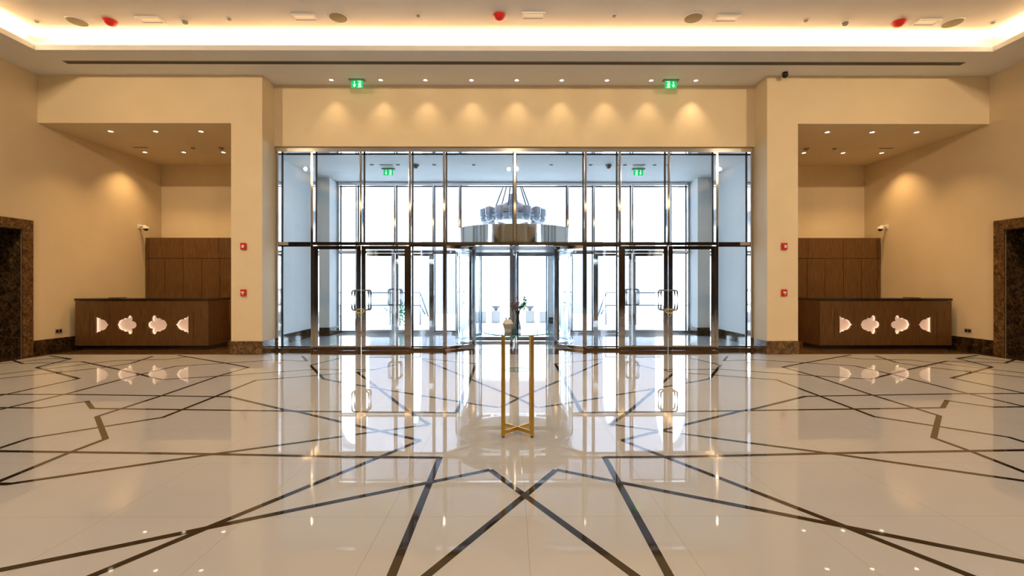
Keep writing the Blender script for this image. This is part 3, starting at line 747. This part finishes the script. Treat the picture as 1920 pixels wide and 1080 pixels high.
# faceted white pot
x = onY(952.5, 610, TCY - .03).x
t = thing('ceramic_pot', (x, TCY - .03, .994)); tag(t, 'small faceted white ceramic pot standing on the glass table', 'pot')
mb = MB(); mb.lathe([(0, 0), (.035, 0), (.036, .032), (.053, .082), (.032, .118), (.02, .125), (0, .125)], n=6); mb.build('body', M['ceramic'], t)
mb = MB()
for sx in (-1, 1): mb.lathe([(.007, .122), (.006, .136), (.007, .142), (0, .142)], c=(sx*.014 - .004, 0, 0), n=8)
mb.build('neck', M['steel'], t)
# glass vase and branches
x = onY(970.5, 600, TCY + .02).x
VZ = .994
t = thing('glass_vase', (x, TCY + .02, VZ)); tag(t, 'slender clear glass vase standing on the glass table', 'vase')
mb = MB(); mb.lathe([(0, .0), (.024, .0), (.031, .02), (.028, .06), (.016, .12), (.014, .15), (.024, .20), (.027, .205), (.022, .198), (.012, .15), (.013, .12), (.024, .06), (.026, .022), (0, .012)], n=28); mb.build('body', M['glass_v'], t, smooth=True)
t = thing('leafy_branches', (x, TCY + .02, VZ + .02)); tag(t, 'sprig of twigs with green and dull purple leaves in the glass vase', 'flowers')
ST = MB(); G = MB(); PU = MB()
def leaf(mb, p, d, s):
    d = d.normalized(); sd = d.cross(Vector((random.uniform(-1,1), random.uniform(-1,1), random.uniform(-.3,1)))).normalized()
    a = p; b = p + d*s*.5 + sd*s*.25; c = p + d*s; e = p + d*s*.5 - sd*s*.25; up = d.cross(sd)*s*.08
    v = [mb.bm.verts.new(q) for q in (a, b + up, c, e + up)]; mb._face([v[0], v[1], v[2]]); mb._face([v[0], v[2], v[3]])
for i in range(11):
    green = i < 5
    tx = random.uniform(.05, .12) if green else random.uniform(-.08, .05); tz = random.uniform(.24, .33)
    top = Vector((tx, random.uniform(-.04, .04), tz)); midp = Vector((tx*.12, random.uniform(-.006, .006), .17))
    pts = [Vector((random.uniform(-.008, .008), random.uniform(-.008, .008), .0)), midp, midp.lerp(top, .5) + Vector((0, 0, .015)), top]
    ST.tube(pts, [.003, .0026, .002, .0014], 6)
    for k in range(30 if green else 16):
        q = random.random(); base = midp.lerp(top, .35 + .65*q) + Vector([random.uniform(-.012, .012) for _ in range(3)])
        leaf(G if green else PU, base, Vector([random.uniform(-1, 1), random.uniform(-1, 1), random.uniform(-.4, .8)]), random.uniform(.020, .036))
ST.build('stem', M['twig'], t); G.build('green_leaves', M['leaf'], t); PU.build('purple_leaves', M['leaf2'], t)

# ------------------------------------------------------------------ outside: forecourt, arcade, chandelier
mb = MB(); mb.box(-40, 40, YO + .15, 70, -.15, -.01); struct(mb.build('ground', M['pave']))
mb = MB(); mb.box(-14, 14, YO + .1, 20.5, 6.2, 6.4); struct(mb.build('ceiling', M['outer']))
mb = MB(); mb.box(-14, -5.26, YO + .1, YO + .2, 0, 6.2); mb.box(14, 5.26, YO + .1, YO + .2, 0, 6.2); mb.box(-5.26, 5.26, YO + .1, YO + .2, ZV, 6.2); struct(mb.build('wall_outside', M['outer']))
def parch(cx, hw, zs, za, n=8):
    pts = [(cx - hw, .0), (cx - hw, zs)]
    for i in range(1, n): u = i / n; pts.append((cx - hw + hw * (1 - math.sqrt(max(0, 1 - u**1.6))) if False else cx - hw * math.cos(u * PI/2)**.8, zs + (za - zs) * math.sin(u * PI/2)))
    pts.append((cx, za))
    for i in range(n - 1, 0, -1): u = i / n; pts.append((cx + hw * math.cos(u * PI/2)**.8, zs + (za - zs) * math.sin(u * PI/2)))
    pts += [(cx + hw, zs), (cx + hw, .0)]
    return pts
for sgn in (-1, 1):
    xs = [(5.15, .46, 3.6, 5.9), (8.35, .95, 4.4, 7.0)]
    mb = MB()
    outer = [(2.3*sgn, 0)]
    for cx, hw, zs, za in xs:
        pa = parch(cx, hw, zs, za); outer += [(sgn*x, z) for x, z in pa]
    outer += [(sgn*14, 0), (sgn*14, 8), (0, 8), (0, 3.5), (sgn*2.3, 3.5)]
    mb.plate(outer, [], 24.0, 24.8)
    struct(mb.build('wall_arcade', M['outer']))
# handrails on the steps
for sgn in (-1, 1):
    t = thing('handrail', (sgn*3.4, 17, 0)); tag(t, 'pale metal handrail on the outside steps, seen through the %s glass doors' % ('left' if sgn < 0 else 'right'), 'handrail', 'handrails on the steps outside')
    mb = MB()
    for z in (1.18, .72): mb.tube([(sgn*2.2, 0, z), (0, 0, z), (-sgn*(.30 if z > 1 else .18), 0, .30 if z > 1 else .38)], .022, 8)
    mb.build('rail', M['steel'], t, smooth=True)
    for x in (0, 1.1, 2.2): mb = MB(); mb.tube([(sgn*x, 0, 0), (sgn*x, 0, 1.18)], .02, 8); mb.build('post', M['steel'], t, smooth=True)
    # planter bowls on blocks
    t = thing('planter', (sgn*.67, 18.3, 0)); tag(t, 'pale stone bowl planter on a block in the forecourt, %s of the revolving door post' % ('left' if sgn < 0 else 'right'), 'planter', 'forecourt planters')
    mb = MB(); mb.box(-.17, .17, -.17, .17, 0, .45, .01); mb.build('block', M['pave'], t)
    mb = MB(); mb.lathe([(0, .45), (.06, .45), (.08, .52), (.17, .60), (.19, .64), (.15, .62), (0, .58)], n=24); mb.build('bowl', M['silver'], t, smooth=True)
    mb = MB(); mb.box(-.2, .2, -.15, .15, 0, .42, .01); o = mb.build('stone_block', M['pave'], loc=(sgn*1.25, 18.3, 0)); tag(o, 'low pale stone block outside next to the %s planter' % ('left' if sgn < 0 else 'right'), 'stone block', 'forecourt blocks')
for X, s in ((-1.85, 'leftmost'), (-.62, 'middle'), (1.65, 'rightmost')):
    mb = MB(); mb.tube([(0, 0, 0), (0, 0, 5)], .035, 10); o = mb.build('pole', M['silver'], loc=(X, 30, 0), smooth=True); tag(o, 'thin pale pole in the bright street, %s of three behind the revolving door' % s, 'pole', 'street poles')
mb = MB(); mb.tube([(0, 0, 0), (0, 0, .3)], .02, 8); t = mb.build('shrub', M['twig'], loc=(-4.05, 16.6, 0)); tag(t, 'green shrub outside behind the left glass doors', 'shrub')
G = MB()
for i in range(320):
    v = Vector((random.gauss(0, .17), random.gauss(0, .15), random.gauss(.5, .2))); v.z = max(.06, min(.95, v.z)); leaf(G, v, Vector([random.uniform(-1, 1) for _ in range(3)]), .09)
G.build('foliage', M['leaf'], t)

# chandelier under the canopy outside
t = thing('chandelier', (0.0, 18.0, 4.2)); tag(t, 'large silver grey ring chandelier with a tapered dome hanging outside above the revolving door', 'chandelier')
mb = MB(); mb.lathe([(0, .78), (.16, .78), (.17, .55), (.22, .48), (.45, .36), (.78, .20), (.85, .12), (.85, .06), (0, .06)], n=12); mb.build('dome', M['silver'], t)
mb = MB(); mb.lathe([(1.08, -.02), (1.14, -.02), (1.14, .04), (1.08, .04), (1.08, -.02)], n=48); mb.lathe([(.7, -.02), (.76, -.02), (.76, .04), (.7, .04), (.7, -.02)], n=48)
for i in range(8): a = 2*PI*i/8; mb.bar((.7*math.cos(a), .7*math.sin(a), .01), (1.1*math.cos(a), 1.1*math.sin(a), .01), .04, .04)
mb.build('ring', M['steel'], t, smooth=True)
mb = MB(); mb.lathe([(0, -.36), (.25, -.35), (.6, -.25), (.74, -.02), (.70, -.02), (.56, -.22), (0, -.32)], n=32); mb.build('bowl', M['lattice'], t, smooth=True)
for i in range(14):
    a = 2*PI*(i + .5)/14; c = Vector((1.12*math.cos(a), 1.12*math.sin(a), 0))
    mb = MB(); mb.lathe([(0, .22), (.06, .20), (.17, .15), (.17, -.12), (.14, -.14), (.13, -.17), (.17, -.22), (.14, -.30), (.06, -.36), (0, -.37)], c=c, n=8)
    ln = mb.build('lantern', M['lattice'], t)
    mb = MB()
    for j in range(8): b = 2*PI*j/8; p = c + Vector((.173*math.cos(b), .173*math.sin(b), 0)); mb.bar(p + Vector((0,0,-.12)), p + Vector((0,0,.15)), .012, .012)
    mb.build('lantern_bars', M['silver'], ln)
for i in range(6):
    a = 2*PI*(i + .25)/6; p0 = Vector((.74*math.cos(a), .74*math.sin(a), .14)); p1 = Vector((.03*math.cos(a), .03*math.sin(a), 1.98))
    mb = MB(); mb.tube([p0, p1], .024, 6); q = p0.lerp(p1, .28); mb.lathe([(0, -.04), (.035, 0), (0, .04)], c=q, n=8); mb.build('rod', M['gasket'], t)
mb = MB(); mb.lathe([(0, 1.95), (.2, 1.97), (.2, 1.999), (0, 1.999)], n=24); mb.build('ceiling_rose', M['silver'], t)
